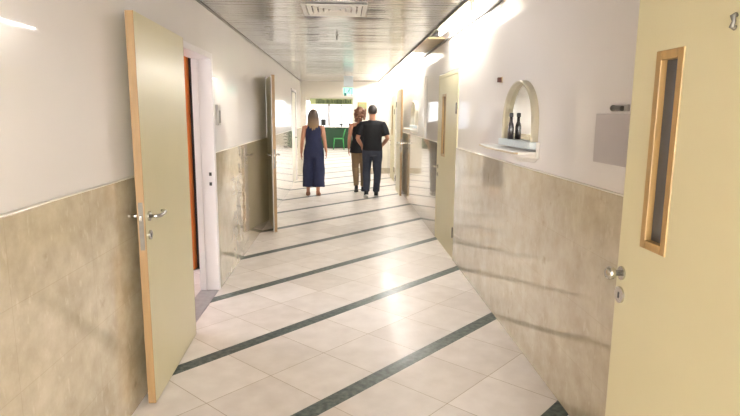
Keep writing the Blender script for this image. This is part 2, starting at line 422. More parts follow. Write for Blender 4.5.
def leaf(name, w, h=2.045, t=.04, win=None, edge_wood=True, levers=(1, -1), hinges=(1.78, .25), hinge_side=1, z0=.008, hx=None, face=None, backset=.06, lz=1.03, knob=False):
    """hinge at the origin, leaf runs along +x, faces at y = +-t/2"""
    r = empty(name)
    y0, y1 = -t / 2, t / 2; e = .006
    face = face or M['cream']
    if win:
        a, b, c, d = win   # clear opening x0,x1,z0,z1
        bm = B((e, a, y0, y1, z0, h), (b, w - e, y0, y1, z0, h), (a, b, y0, y1, z0, c), (a, b, y0, y1, d, h))
        bmesh.ops.remove_doubles(bm, verts=bm.verts, dist=1e-5)
    else:
        bm = B((e, w - e, y0, y1, z0, h))
    obj('door_panel', bm, face, r)
    obj('edge_band', B((w - e, w, y0, y1, z0, h), (0, e, y0, y1, z0, h)), M['wood'] if edge_wood else face, r, bevel=.0015)
    if win:
        f = .024; q = .004
        bm = B((a - f, a + .004, y0 - q, y1 + q, c - f, d + f), (b - .004, b + f, y0 - q, y1 + q, c - f, d + f),
               (a + .004, b - .004, y0 - q, y1 + q, c - f, c + .004), (a + .004, b - .004, y0 - q, y1 + q, d - .004, d + f))
        wf = obj('window_frame', bm, M['wood2'], r, bevel=.0025)
        obj('glass_pane', B((a + .004, b - .004, -.003, .003, c + .004, d - .004)), M['dark_glass'], wf)
    for s in levers:
        if knob: door_knob(r, w - backset, lz, s, s * t / 2)
        else: lever(r, w - backset, lz, s, s * t / 2)
    # lock case plate on the edge
    p = obj('lock_plate', B((w, w + .0015, -.011, .011, lz - .17, lz + .08)), M['steel_dark'], r)
    bm = B((w + .0015, w + .012, -.007, .007, lz - .015, lz + .015)); obj('latch_bolt', bm, M['chrome'], p, bevel=.003)
    for hz in hinges:
        bm = bmesh.new(); yy = hinge_side * (t / 2 + .008); x = 0 if hx is None else hx
        cyl(bm, (x, yy, hz - .045), (x, yy, hz + .045), .009, 14); ball(bm, (x, yy, hz + .05), .010, 8); ball(bm, (x, yy, hz - .05), .010, 8)
        box(bm, x - .0, x + .028, hinge_side * t / 2 - .001 if hinge_side > 0 else -t / 2 - .002, hinge_side * t / 2 + .002 if hinge_side > 0 else -t / 2 + .001, hz - .04, hz + .04)
        obj('hinge', bm, M['steel_dark'], r)
    return r

# left open door, nearest
d = leaf('door_1', .975, h=2.050, hinge_side=-1)
d.location = (-1.068, 3.825, 0); d.rotation_euler.z = math.atan2(-.975, .034)
tag(d, 'cream door folded open against the left wall, nearest the camera', 'door', kind='structure')
# second left door, standing edge-on
d = leaf('door_2', .95, h=2.06, hinges=())
d.location = (-1.092, 8.26, 0); d.rotation_euler.z = math.atan2(-.93, .195)
tag(d, 'cream door open edge-on to the camera, middle of the left wall', 'door', kind='structure')
obj('edge_strip', B((.85, .95, -.026, -.020, .008, 2.05)), M['frame_white'], d)
# closed cream door right, narrow window
def closed_right(name, ya, yb, lab):
    w = yb - ya - .08
    fr = empty(name, (0, 0, 0), label=lab, cat='door', kind='structure')
    lf = leaf(name + 'x', w, h=2.00, win=(w - .46, w - .26, 1.10, 1.79), hinges=(1.64, .3), hinge_side=-1, hx=-.004, edge_wood=False, lz=.93, backset=.05, levers=(-1,))
    # leaf +x -> world +Y ; leaf -y face -> corridor side (-X)
    mtx = Matrix.Translation((WR + .012, ya + .04, 0)) @ Matrix.Rotation(PI / 2, 4, 'Z') @ Matrix.Scale(-1, 4, (0, 1, 0))
    for ch in list(lf.children):
        grand = list(ch.children)
        for o_ in [ch] + grand:
            o_.data.transform(mtx); o_.data.flip_normals()
        ch.parent = fr
    bpy.data.objects.remove(lf)
    obj('door_frame', B((WR - .010, WR + .06, ya, ya + .038, 0, 2.05), (WR - .010, WR + .06, yb - .038, yb, 0, 2.05), (WR - .010, WR + .06, ya + .038, yb - .038, 2.005, 2.05)), M['cream'], fr, bevel=.003)
    return fr
closed_right('door_3', R1[0], R1[1], 'closed cream door with narrow wood-framed window in the right wall')
closed_right('door_4', R3[0], R3[1], 'closed cream door at the far end of the right wall')
# right far open leaf, folded back towards the camera
d = leaf('door_5', .95, hinge_side=-1, h=2.05)
d.location = (WR - .078, 11.66, 0); d.rotation_euler.z = math.atan2(-.95, -.01)
tag(d, 'cream door folded open against the right wall beside the man in black', 'door', kind='structure')
# near right leaf with tall window, standing parallel to the wall
d = leaf('door_6', .80, h=2.07, win=(.80 - .253, .80 - .160, 1.169, 1.736), hinges=(), hinge_side=-1, hx=None, edge_wood=False, backset=.036, lz=1.027, levers=(-1,), knob=True)
bm = bmesh.new(); tube(bm, [(.325, -.021, 1.780), (.325, -.030, 1.783), (.325, -.026, 1.795), (.325, -.030, 1.807), (.325, -.021, 1.811)], [.007, .007, .005, .007, .007], 10); obj('coat_hook', bm, M['steel_dark'], d, smooth=True)
d.location = (.987, 1.056, 0); d.rotation_euler.z = math.radians(90)
for ch in d.children:
    for o_ in [ch] + list(ch.children):
        pass
tag(d, 'large cream door leaf with tall narrow wood-framed window, nearest on the right', 'door', kind='structure')
for ch in list(d.children):      # mirror in depth so that the handled face looks into the corridor
    for o_ in [ch] + list(ch.children):
        o_.data.transform(Matrix.Scale(-1, 4, (0, 1, 0))); o_.data.flip_normals()
tag(obj('trim_9', B((.99, WR - .012, .90, 1.04, 0, 2.3)), M['cream'], bevel=.004), 'cream post that carries the near right door leaf', 'door post', kind='structure')

# frames of the doorways
def doorway(name, x_in, x_out, ya, yb, top, m, lab, cw=.055, strike=False):
    s = 1 if x_in > x_out else -1     # corridor face at x_in
    bm = B()
    xa, xb = sorted((x_in + s * .012, x_out))
    box(bm, xa, xb, ya, ya + cw, 0, top); box(bm, xa, xb, yb - cw, yb, 0, top); box(bm, xa, xb, ya + cw, yb - cw, top - cw, top)
    xc = x_out + s * .055; xa, xb = sorted((x_out, xc))        # stop
    box(bm, xa, xb, ya + cw, ya + cw + .014, 0, top - cw); box(bm, xa, xb, yb - cw - .014, yb - cw, 0, top - cw)
    t = empty(name, (0, 0, 0), label=lab, cat='door frame', kind='structure')
    obj('frame', bm, m, t, bevel=.006)
    if strike:
        sp = obj('strike_plate', B((x_in - .055, x_in - .012, yb - cw - .0015, yb - cw, .93, 1.10)), M['frame_white'], t)
        obj('latch_hole', B((x_in - .042, x_in - .02, yb - cw - .003, yb - cw - .001, 1.03, 1.06)), M['black'], sp)
        obj('bolt_hole', B((x_in - .042, x_in - .02, yb - cw - .003, yb - cw - .001, .945, .975)), M['black'], sp)
    return t
doorway('trim_10', WL, WL - T, D1[0], D1[1], D1[2], M['frame_white'], 'white steel frame of the nearest left doorway', cw=.05, strike=True)
doorway('trim_11', WL, WL - T, D2[0], D2[1], D2[2], M['frame_white'], 'white frame of the second left doorway, behind the edge-on door')
doorway('trim_12', WR, WR + T, R2[0], R2[1], R2[2], M['frame_white'], 'pale frame of the open doorway on the far right')
# closed white door at far left
t = empty('door_7', (0, 0, 0), label='closed white door at the far end of the left wall', cat='door', kind='structure')
obj('door_panel', B((WL - .06, WL - .02, D3[0] + .05, D3[1] - .05, .005, 2.06)), M['paint_matte'], t, bevel=.002)
obj('door_frame', B((WL - .08, WL + .014, D3[0], D3[0] + .05, 0, 2.12), (WL - .08, WL + .014, D3[1] - .05, D3[1], 0, 2.12), (WL - .08, WL + .014, D3[0] + .05, D3[1] - .05, 2.065, 2.12)), M['frame_white'], t, bevel=.003)
bm = bmesh.new(); cyl(bm, (WL - .02, 13.3, 1.03), (WL + .03, 13.3, 1.03), .01); cyl(bm, (WL + .03, 13.3, 1.03), (WL + .03, 13.18, 1.03), .009); obj('door_handle', bm, M['steel_dark'], t)
obj('door_notice', B((WL - .02, WL - .017, 12.5, 12.65, 1.55, 1.72)), M['grey_panel'], t)

# ------------------------------------------------------------------ rooms behind the doorways
def room(x0, x1, y0, y1, side, names, window=False):
    """shell with its open side on the corridor wall"""
    z1 = 2.6; q = .06
    out = x0 - q if side < 0 else x1
    obs = [(x0 - q, x1 + q if side > 0 else x1, y0 - q, y0, 0, z1), (x0 - q, x1 + q if side > 0 else x1, y1, y1 + q, 0, z1)]
    far = (x0 - q, x0) if side < 0 else (x1, x1 + q)
    for q3, nm in zip(obs + [(far[0], far[1], y0, y1, 0, z1)], names[:3]):
        o = obj('wall_' + nm, B(q3), M['paint_matte']); tag(o, names[3] + ', ' + nm.replace('_', ' '), 'wall', kind='structure')
    tag(obj('ceiling', B((x0, x1, y0, y1, z1, z1 + .05)), M['paint_matte']), names[3] + ', ceiling', 'ceiling', kind='structure')
room(-3.8, WL - T, 2.6, 7.4, -1, ['near', 'far', 'outer', 'white room behind the nearest left doorway'])
room(-3.0, WL - T, 7.6, 10.2, -1, ['front', 'back', 'side', 'white room behind the second left doorway'])
room(WR + T, 3.0, 10.9, 12.92, 1, ['south', 'north', 'east', 'pale room behind the far right doorway'])
t = empty('window_1', (-3.8, 5.0, 0), label='daylit window in the room behind the nearest left doorway', cat='window', kind='structure')
obj('glass', B((.001, .012, -.9, .9, .9, 2.2)), M['daylight_room'], t)
obj('window_frame', B((.0, .05, -.95, -.9, .85, 2.25), (.0, .05, .9, .95, .85, 2.25), (0, .05, -.9, .9, .85, .9), (0, .05, -.9, .9, 2.2, 2.25), (0, .05, -.02, .02, .9, 2.2)), M['frame_white'], t)
tag(obj('trim_13', B((WL - T, WL + .004, D1[0] + .05, D1[1] - .05, -.002, .004)), M['grey_stone']), 'grey stone threshold in the nearest left doorway', 'threshold', kind='structure')
# wardrobe inside that room
t = empty('wardrobe', (-2.0, 5.8, 0), label='orange wooden wardrobe seen through the nearest left doorway', cat='wardrobe')
obj('carcass', B((-.5, .50, -.27, .3, .0, 2.25)), M['orange'], t, bevel=.004)
for s in (0, 1):
    dd = obj('door', B((-.495 + s * .5, -.005 + s * .5, -.29, -.27, .05, 2.2)), M['orange'], t, bevel=.003)
    bm = bmesh.new(); cyl(bm, (-.04 + s * .08, -.305, 1.0), (-.04 + s * .08, -.305, 1.12), .006); obj('handle', bm, M['chrome'], dd)
tag(obj('gap_shade_sheet', B((-1.495, -1.29, 5.60, 5.64, 0, 2.25)), M['black'], bevel=.003), 'black sheet standing in for the shade in the gap beside the orange wardrobe', 'board')  # black sheet put in for the shade of the gap by the wardrobe

# ------------------------------------------------------------------ things on the walls
# light switch / wall box left
t = empty('wall_intercom', (WL, 5.03, 1.55), label='small grey box on the left wall just past the nearest doorway', cat='wall box')
obj('housing', B((0, .028, -.045, .045, -.09, .09)), M['grey_plastic'], t, bevel=.006)
obj('front_panel', B((.028, .031, -.03, .03, -.07, .04)), M['steel_dark'], t, bevel=.001)

# arched mirror with shelf
def arch_pts(r, h, n=24):
    # from base up and over: y = +r .. -r; semi-ellipse on short legs
    leg = h * .30; p = [(r, 0), (r, leg)]
    for k in range(1, n): 
        a = PI * k / n; p.append((r * math.cos(a), leg + (h - leg) * math.sin(a)))
    return p + [(-r, leg), (-r, 0)]
def mirror_unit(name, loc, lab):
    t = empty(name, loc, label=lab, cat='mirror', group='arched mirrors along the right wall')
    R, Hh, fw, dp = .325, .395, .017, .045
    po = arch_pts(R, Hh); pi = arch_pts(R - fw, Hh - fw)
    bm = bmesh.new(); vs = []
    for (yo, zo), (yi, zi) in zip(po, pi):
        vs.append([bm.verts.new(c) for c in ((0, yo, zo), (-dp * .75, yo, zo), (-dp, (yo * .7 + yi * .3), (zo * .7 + zi * .3)), (-dp, (yo * .3 + yi * .7), (zo * .3 + zi * .7)), (-dp * .75, yi, zi), (0, yi, zi))])
    for a, b in zip(vs, vs[1:]):
        for k in range(6): bm.faces.new((a[k], a[(k + 1) % 6], b[(k + 1) % 6], b[k]))
    bm.faces.new(vs[0]); bm.faces.new(vs[-1][::-1])
    obj('frame', bm, M['stone_frame'], t, smooth=False)
    bm = bmesh.new(); pg = arch_pts(R - fw + .002, Hh - fw + .002)
    f = [bm.verts.new((-.010, y, z)) for y, z in pg]; g = [bm.verts.new((-.004, y, z)) for y, z in pg]
    bm.faces.new(f); bm.faces.new(g[::-1])
    for k in range(len(f)): bm.faces.new((f[k], f[(k + 1) % len(f)], g[(k + 1) % len(f)], g[k]))
    obj('mirror_glass', bm, M['mirror'], t)
    obj('ledge', B((-.062, 0, -R - .015, R + .015, -.045, 0)), M['pale_blue'], t, bevel=.004)
    # D-shaped shelf
    bm = bmesh.new(); p = [(0, -R - .03), (-.13, -R - .03), (-.15, -R + .01), (-.16, 0), (-.155, R), (-.12, R + .33), (0, R + .36)]
    lo = [bm.verts.new((x, y, -.078)) for x, y in p]; hi = [bm.verts.new((x, y, -.058)) for x, y in p]
    bm.faces.new(lo[::-1]); bm.faces.new(hi)
    for k in range(len(p)): bm.faces.new((lo[k], lo[(k + 1) % len(p)], hi[(k + 1) % len(p)], hi[k]))
    s = obj('shelf', bm, M['white_plastic'], t, bevel=.004)
    bm = bmesh.new(); q = [(x, y) for x, y in p[1:6]]
    tube(bm, [(x - .003, y, -.068) for x, y in q], .006, 8); obj('shelf_edge', bm, M['beige'], s)
    bm = bmesh.new()
    for sc, z in ((1, -.078), (.9, -.10), (.62, -.13)): pass
    secs = []
    n = 20
    Rg = []
    for sc, z in ((.8, -.078), (.74, -.10), (.5, -.128)):
        Rg.append([bm.verts.new((-.14 * sc * math.sin(PI * k / n), -.17 + .24 * sc * math.cos(PI * k / n), z)) for k in range(n + 1)])
    for a, b in zip(Rg, Rg[1:]):
        for k in range(n): bm.faces.new((a[k], a[k + 1], b[k + 1], b[k]))
        bm.faces.new((a[0], b[0], b[-1], a[-1]))
    bm.faces.new(Rg[0]); bm.faces.new(Rg[-1][::-1])
    obj('shelf_bracket', bm, M['white_plastic'], t)
    obj('end_plate', B((-.022, 0, -R - .045, -R - .03, -.10, .0)), M['white_plastic'], t, bevel=.003)
    return t
m1 = mirror_unit('wall_mirror', (WR, 3.74, 1.402), 'arched wall mirror with cream frame and shelf, nearest on the right wall')
m2 = copy_tree(m1); m2.location = (WR, 9.35, 1.402); m2['label'] = 'arched wall mirror with shelf beyond the closed right door'
t = empty('bottle', (1.171, 3.87, 1.4025), label='dark bottle standing on the grey ledge of the nearest mirror', cat='bottle')
bm = bmesh.new(); rings(bm, [(0, 0, 0, .018, .018), (.004, 0, 0, .021, .021), (.085, 0, 0, .021, .021), (.105, 0, 0, .017, .017), (.12, 0, 0, .011, .011), (.155, 0, 0, .010, .010)], 20)
obj('bottle_body', bm, M['bottle'], t, smooth=True)
bm = bmesh.new(); rings(bm, [(.153, 0, 0, .014, .014), (.178, 0, 0, .014, .014), (.182, 0, 0, .010, .010)], 16); obj('cap', bm, M['black'], t)
# small brown bracket
t = empty('wall_hook', (WR, 4.276, 1.832), label='small brown bracket on the white wall left of the nearest mirror', cat='hook')
obj('plate', B((-.008, 0, -.02, .025, -.022, .022)), M['beige'], t, bevel=.002)
obj('peg', B((-.035, -.008, -.022, .012, -.018, .018)), M['brown'], t, bevel=.003)
# grey board and thing above it
tag(obj('grey_board', B((WR - .012, WR + .002, 2.18, 2.61, 1.350, 1.575)), M['grey_panel'], bevel=.002), 'plain grey board on the right wall beside the large near door', 'board')
t = empty('wall_bracket', (WR, 2.38, 1.597), label='small grey metal fitting above the grey board', cat='bracket')
obj('base_plate', B((-.012, 0, -.06, .06, -.012, .016)), M['grey_plastic'], t, bevel=.003)
bm = bmesh.new(); cyl(bm, (-.02, -.03, 0), (-.02, .05, .002), .011); ball(bm, (-.02, .05, .002), .014); obj('arm', bm, M['steel_dark'], t)
# white upright bar beyond closed door
tag(obj('upright_bar', B((WR - .03, WR, 8.13, 8.18, MZ + .007, 2.11)), M['white_plastic'], bevel=.003), 'narrow white upright bar on the right wall beyond the closed door', 'cable duct')

# ------------------------------------------------------------------ far end
HX0, HX1 = -.985, .265
tag(obj('wall_far', B((-6, HX0, Y1, Y1 + .18, 0, 3.0), (HX1, 6, Y1, Y1 + .18, 0, 3.0), (HX0, HX1, Y1, Y1 + .18, 2.02, 3.0)), M['paint_matte']), 'white wall across the end of the corridor, with the opening to the reception', 'wall', kind='structure')
tag(obj('baseboard_far', B((HX1, WR - .012, Y1 - .015, Y1, 0, .15)), M['marble'], bevel=.003), 'beige stone skirting at the foot of the end wall', 'skirting', kind='structure')
t = empty('window_6', (0, Y0, 0), label='added glowing window behind the viewpoint, unseen, giving frontal fill light', cat='window', kind='structure')  # unseen glowing window, added for frontal fill light
obj('glass', B((-.95, .95, -.03, -.02, .25, 2.3)), M['fill_behind'], t)
obj('window_frame', B((-1.0, -.95, -.05, .03, .2, 2.35), (.95, 1.0, -.05, .03, .2, 2.35), (-.95, .95, -.05, .03, .2, .25), (-.95, .95, -.05, .03, 2.3, 2.35), (-.03, .03, -.05, .03, .25, 2.3)), M['frame_white'], t)
tag(obj('wall_behind', B((WL - .1, -1.0, Y0 - .1, Y0, 0, 2.66), (1.0, WR + .1, Y0 - .1, Y0, 0, 2.66), (-1.0, 1.0, Y0 - .1, Y0, 0, .2), (-1.0, 1.0, Y0 - .1, Y0, 2.35, 2.66)), M['paint_matte']), 'white wall behind the viewpoint', 'wall', kind='structure')
HY = 28.9; HZ = 2.75
tag(obj('wall_west', B((-6.1, -6, Y1, HY, 0, 3)), M['paint_matte']), 'left wall of the reception hall', 'wall', kind='structure')
tag(obj('wall_east', B((4, 4.1, Y1, HY, 0, 3)), M['paint_matte']), 'right wall of the reception hall', 'wall', kind='structure')
tag(obj('wall_rear', B((-6, 4, HY, HY + .1, 0, .9), (-6, 4, HY, HY + .1, 2.3, 3.0)), M['paint_matte']), 'rear wall of the reception hall around its windows', 'wall', kind='structure')
tag(obj('ceiling', B((-6, 4, Y1 + .18, HY, HZ, HZ + .1)), M['paint_matte']), 'white ceiling of the reception hall', 'ceiling', kind='structure')
for i in range(4):
    x = -2.6 + i * 1.25
    t = empty('window_%d' % (i + 2), (x, HY, 0), label='bright window behind the reception, ' + ['leftmost', 'second from left', 'third from left', 'rightmost'][i], cat='window', kind='structure')
    obj('glass', B((-.58, .58, .03, .04, .9, 2.3)), M['daylight'], t)
    obj('window_frame', B((-.625, -.57, 0, .07, .9, 2.3), (.57, .625, 0, .07, .9, 2.3), (-.57, .57, 0, .07, .9, .95), (-.57, .57, 0, .07, 2.25, 2.3), (-.02, .02, 0, .07, .95, 2.25)), M['frame_white'], t)
hall = None
for i, (x, y) in enumerate(((-1.6, 17.5), (1.0, 17.5), (-1.6, 21), (1.0, 21), (-1.6, 24.5), (1.0, 24.5))):
    if hall is None:
        hall = t = empty('ceiling_panel_light'); obj('frame', B((-.62, .62, -.62, -.58, -.012, 0), (-.62, .62, .58, .62, -.012, 0), (-.62, -.58, -.58, .58, -.012, 0), (.58, .62, -.58, .58, -.012, 0)), M['alu'], t)
        obj('diffuser', B((-.58, .58, -.58, .58, -.008, 0)), M['panel_light'], t)
    else: t = copy_tree(hall)
    t.location = (x, y, HZ)
    tag(t, 'square lit ceiling panel in the reception hall, %s row, %s side' % (['front', 'middle', 'rear'][i // 2], ['left', 'right'][i % 2]), 'ceiling light', 'reception ceiling panels')

# reception counter
t = empty('reception_counter', (-.57, 26.5, 0), label='dark green reception counter across the far hall', cat='counter')
obj('front_panel', B((-1.3, .98, 0, .05, .06, .97)), M['green'], t)
obj('end_panel', B((-1.3, -1.25, .05, .6, .06, .97)), M['green'], t)
obj('end_panel', B((.93, .98, .05, .6, .06, .97)), M['green'], t)
obj('counter_top', B((-1.35, 1.03, -.05, .62, .97, 1.01)), M['white_plastic'], t, bevel=.005)
obj('plinth', B((-1.28, .96, .03, .55, 0, .06)), M['black'], t)
# magazine rack: white leaves in a column right of the counter
t = empty('leaflet_rack', (.50, 26.35, 0), label='narrow black and white leaflet rack at the right end of the green counter', cat='leaflet rack')
obj('back_board', B((-.07, .07, 0, .02, 0, 1.0)), M['black'], t)
for k in range(6): obj('leaflet', B((-.055, .055, -.012, -.001, .12 + k * .15, .22 + k * .15)), M['white_plastic'], t)
# glass screen over the counter
t = empty('glass_screen', (-.57, 26.85, 0), label='glazed screen with slim frames standing above the green counter', cat='screen')
obj('glazing_bar', B(*[(x - .018, x + .018, -.02, .02, 1.01, 2.02) for x in (-1.3, -.86, .09, .25, .5, 1.03)], (-1.3, 1.03, -.02, .02, 1.99, 2.03)), M['grey_plastic'], t)
# pale olive band
t = empty('sign_board', (-.53, 25.9, 0), label='pale olive board with dark green motif hanging above the reception', cat='sign')
obj('board', B((-.98, .96, 0, .03, 2.03, 2.29)), M['olive'], t)
bm = bmesh.new(); x = -.72
while x < .88:
    w = random.uniform(.03, .07); z = random.uniform(2.05, 2.08); z2 = random.uniform(2.22, 2.27)
    box(bm, x, x + w, -.006, -.001, z, z2)
    x += w + random.uniform(.008, .02)
obj('motif', bm, M['leafgreen'], t)
# monitors on the counter
def monitor(x, w, h, lab):
    t = empty('computer_monitor', (x, 26.68, 1.0095), label=lab, cat='monitor', group='monitors on the reception counter')
    obj('screen', B((-w / 2, w / 2, -.015, .015, .05, .05 + h)), M['black'], t, bevel=.004)
    bm = B((-.02, .02, -.01, .02, .008, .06), (-.08, .08, -.06, .08, 0, .010)); obj('stand', bm, M['black'], t)
monitor(-.93, .24, .30, 'tall dark monitor on the counter beside the woman in navy')
monitor(-.10, .20, .08, 'low dark monitor in the middle of the green counter')
monitor(.33, .17, .12, 'small dark monitor at the right end of the green counter')

# green chair, seen from its side
t = empty('plastic_chair', (-.20, 25.5, 0), label='bright green plastic chair in front of the dark green counter', cat='chair')
bm = bmesh.new(); rings(bm, [(.475, 0, 0, .20, .20), (.49, 0, 0, .225, .22), (.51, 0, 0, .23, .225), (.515, 0, 0, .215, .21)], 28, 4); obj('seat', bm, M['green_chair'], t, smooth=True)
for sx in (-1, 1):
    for sy in (-1, 1):
        bm = bmesh.new(); tube(bm, [(sx * .24, sy * .22, 0), (sx * .20, sy * .19, .48)], [.019, .024], 12); obj('leg', bm, M['green_chair'], t, smooth=True)
bm = bmesh.new()
for sy in (-1, 1): tube(bm, [(.19, sy * .19, .49), (.23, sy * .19, .68), (.29, sy * .18, .90)], [.024, .022, .02], 12)
for z, x in ((.90, .29), (.80, .262), (.70, .236)): tube(bm, [(x, -.19, z), (x + .02, 0, z + .01), (x, .19, z)], [.022, .022, .022], 12)
obj('backrest', bm, M['green_chair'], t, smooth=True)

# exit sign
t = empty('exit_sign', (.11, 12.0, 0), label='small mint green running-man exit sign hanging under the ceiling', cat='exit sign')
obj('mounting_box', B((-.10, .10, -.025, .035, 2.15, 2.37)), M['pale_blue'], t, bevel=.006)
for sx in (-.07, .07):
    bm = bmesh.new(); cyl(bm, (sx, 0, 2.37), (sx, 0, CZ + .002), .006); obj('suspension_rod', bm, M['alu'], t)
p = obj('sign_panel', B((-.11, .11, -.015, .02, 1.99, 2.13)), M['exit'], t, bevel=.003)
bm = B((-.10, -.088, -.018, -.0151, 1.985, 2.155), (-.088, -.045, -.018, -.0151, 1.985, 2.05), (.075, .087, -.018, -.0151, 1.985, 2.155), (.02, .087, -.018, -.0151, 2.146, 2.158))
cyl(bm, (.025, -.018, 2.13), (.025, -.0151, 2.13), .012, 14)
def seg(bm, a, b, w):
    a = Vector((a[0], 0, a[1])); b = Vector((b[0], 0, b[1])); d = (b - a).normalized(); n = Vector((-d.z, 0, d.x)) * w / 2
    vs = []
    for y in (-.018, -.0151): vs.append([bm.verts.new((q.x, y, q.z)) for q in (a + n, b + n, b - n, a - n)])
    bm.faces.new(vs[0]); bm.faces.new(vs[1][::-1])
    for k in range(4): bm.faces.new((vs[0][k], vs[0][(k + 1) % 4], vs[1][(k + 1) % 4], vs[1][k]))
for a, b, w in (((.018, 2.118), (.008, 2.082), .018), ((.018, 2.115), (-.012, 2.10), .008), ((.018, 2.115), (.04, 2.098), .008), ((.008, 2.083), (.028, 2.066), .010), ((.028, 2.066), (.022, 2.04), .009), ((.006, 2.083), (-.008, 2.062), .010), ((-.008, 2.062), (-.032, 2.055), .009)): seg(bm, a, b, w)
bm.transform(Matrix.Translation((0, 0, 1.99)) @ Matrix.Scale(.9, 4) @ Matrix.Translation((0, 0, -2.02))); bm.transform(Matrix.Translation((0, -.0017, 0))); obj('pictogram', bm, M['exit_dark'], p)
# framed notice on end wall
t = empty('picture_frame', (.505, Y1, 1.775), label='small framed notice on the end wall above the auburn-haired woman', cat='picture')
obj('frame', B((-.12, .12, -.025, 0, -.12, .12)), M['wood2'], t, bevel=.004)
obj('picture', B((-.09, .09, -.028, -.0255, -.09, .09)), M['olive'], t)
# notices on the left wall
t = empty('wall_notice', (WL, 11.9, 1.63), label='small red and blue notice on the far left wall before the white door', cat='notice')
obj('notice_sheet', B((0, .004, -.07, .07, -.10, .10)), M['grey_panel'], t)
obj('coloured_strip', B((.0041, .006, -.06, .06, -.09, -.04)), M['brown'], t)

# ------------------------------------------------------------------ people
def hand(bm, wrist, dirv, palm_n, thumb, s=1.0, curl=.35):
    """palm with five separate bent fingers; dirv = fingers' direction, palm_n = palm facing, thumb = thumb side"""
    w = Vector(wrist); d = Vector(dirv).normalized(); n = Vector(palm_n).normalized(); th = Vector(thumb).normalized()
    c = w + d * .045 * s
    for k in range(5):
        o = th * (.034 - k * .017) * s
        tube(bm, [w + o * .55, c + o * .85, w + d * .088 * s + o], [.015 * s, .016 * s, .0125 * s], 10)
    for k, ln in enumerate((.068, .078, .072, .056)):
        a = w + d * .085 * s + th * (.029 - k * .0195) * s
        p = [a]; ang = curl * .4; seg_ = (.42, .33, .25)
        for q in seg_:
            a = a + (d * math.cos(ang) + n * math.sin(ang)) * ln * q * s; p.append(a); ang += curl
        tube(bm, p, [.0088 * s, .0086 * s, .0078 * s, .0062 * s], 10)
    a = w + d * .022 * s + th * .024 * s
    tube(bm, [a, a + (d * .6 + th * .8) * .030 * s, a + (d * .85 + th * .6 + n * .2) * .056 * s, a + (d * .95 + th * .35 + n * .4) * .078 * s], [.014 * s, .012 * s, .010 * s, .007 * s], 10)

def head(bm, c, s=1.0, tilt=0):
    """head centred at c, looking +y"""
    x, y, z = c
    ball(bm, (x, y - .012 * s, z + .022 * s), (.076 * s, .094 * s, .096 * s))
    rings(bm, [(z - .115 * s, x, y + .058 * s, .022 * s, .022 * s), (z - .10 * s, x, y + .045 * s, .044 * s, .045 * s), (z - .07 * s, x, y + .03 * s, .060 * s, .066 * s), (z - .02 * s, x, y + .01 * s, .071 * s, .084 * s), (z + .03 * s, x, y + .004 * s, .072 * s, .09 * s)], 24)
    tube(bm, [(x, y + .090 * s, z + .012 * s), (x, y + .112 * s, z - .025 * s), (x, y + .09 * s, z - .036 * s)], [.008 * s, .014 * s, .009 * s], 10)   # nose
    tube(bm, [(x - .024 * s, y + .085 * s, z - .062 * s), (x, y + .094 * s, z - .060 * s), (x + .024 * s, y + .085 * s, z - .062 * s)], [.004, .008 * s, .004], 8)  # lips
    for q in (-1, 1):
        ball(bm, (x + q * .031 * s, y + .078 * s, z + .006 * s), .014 * s, 8)                                 # eyelids
        tube(bm, [(x + q * .014 * s, y + .089 * s, z + .026 * s), (x + q * .05 * s, y + .075 * s, z + .027 * s)], .007 * s, 8)    # brow
        ball(bm, (x + q * .079 * s, y - .005 * s, z - .008 * s), (.009 * s, .020 * s, .031 * s), 8)             # ear

def eyes(parent, c, s=1.0):
    for q in (-1, 1):
        bm = bmesh.new(); ball(bm, (c[0] + q * .031 * s, c[1] + .083 * s, c[2] + .006 * s), .0108 * s, 8); e = obj('eye', bm, M['sole'], parent, smooth=True)
        bm = bmesh.new(); ball(bm, (c[0] + q * .031 * s, c[1] + .0915 * s, c[2] + .006 * s), (.005 * s, .003 * s, .005 * s), 6); obj('iris', bm, M['hair_dark'], e)

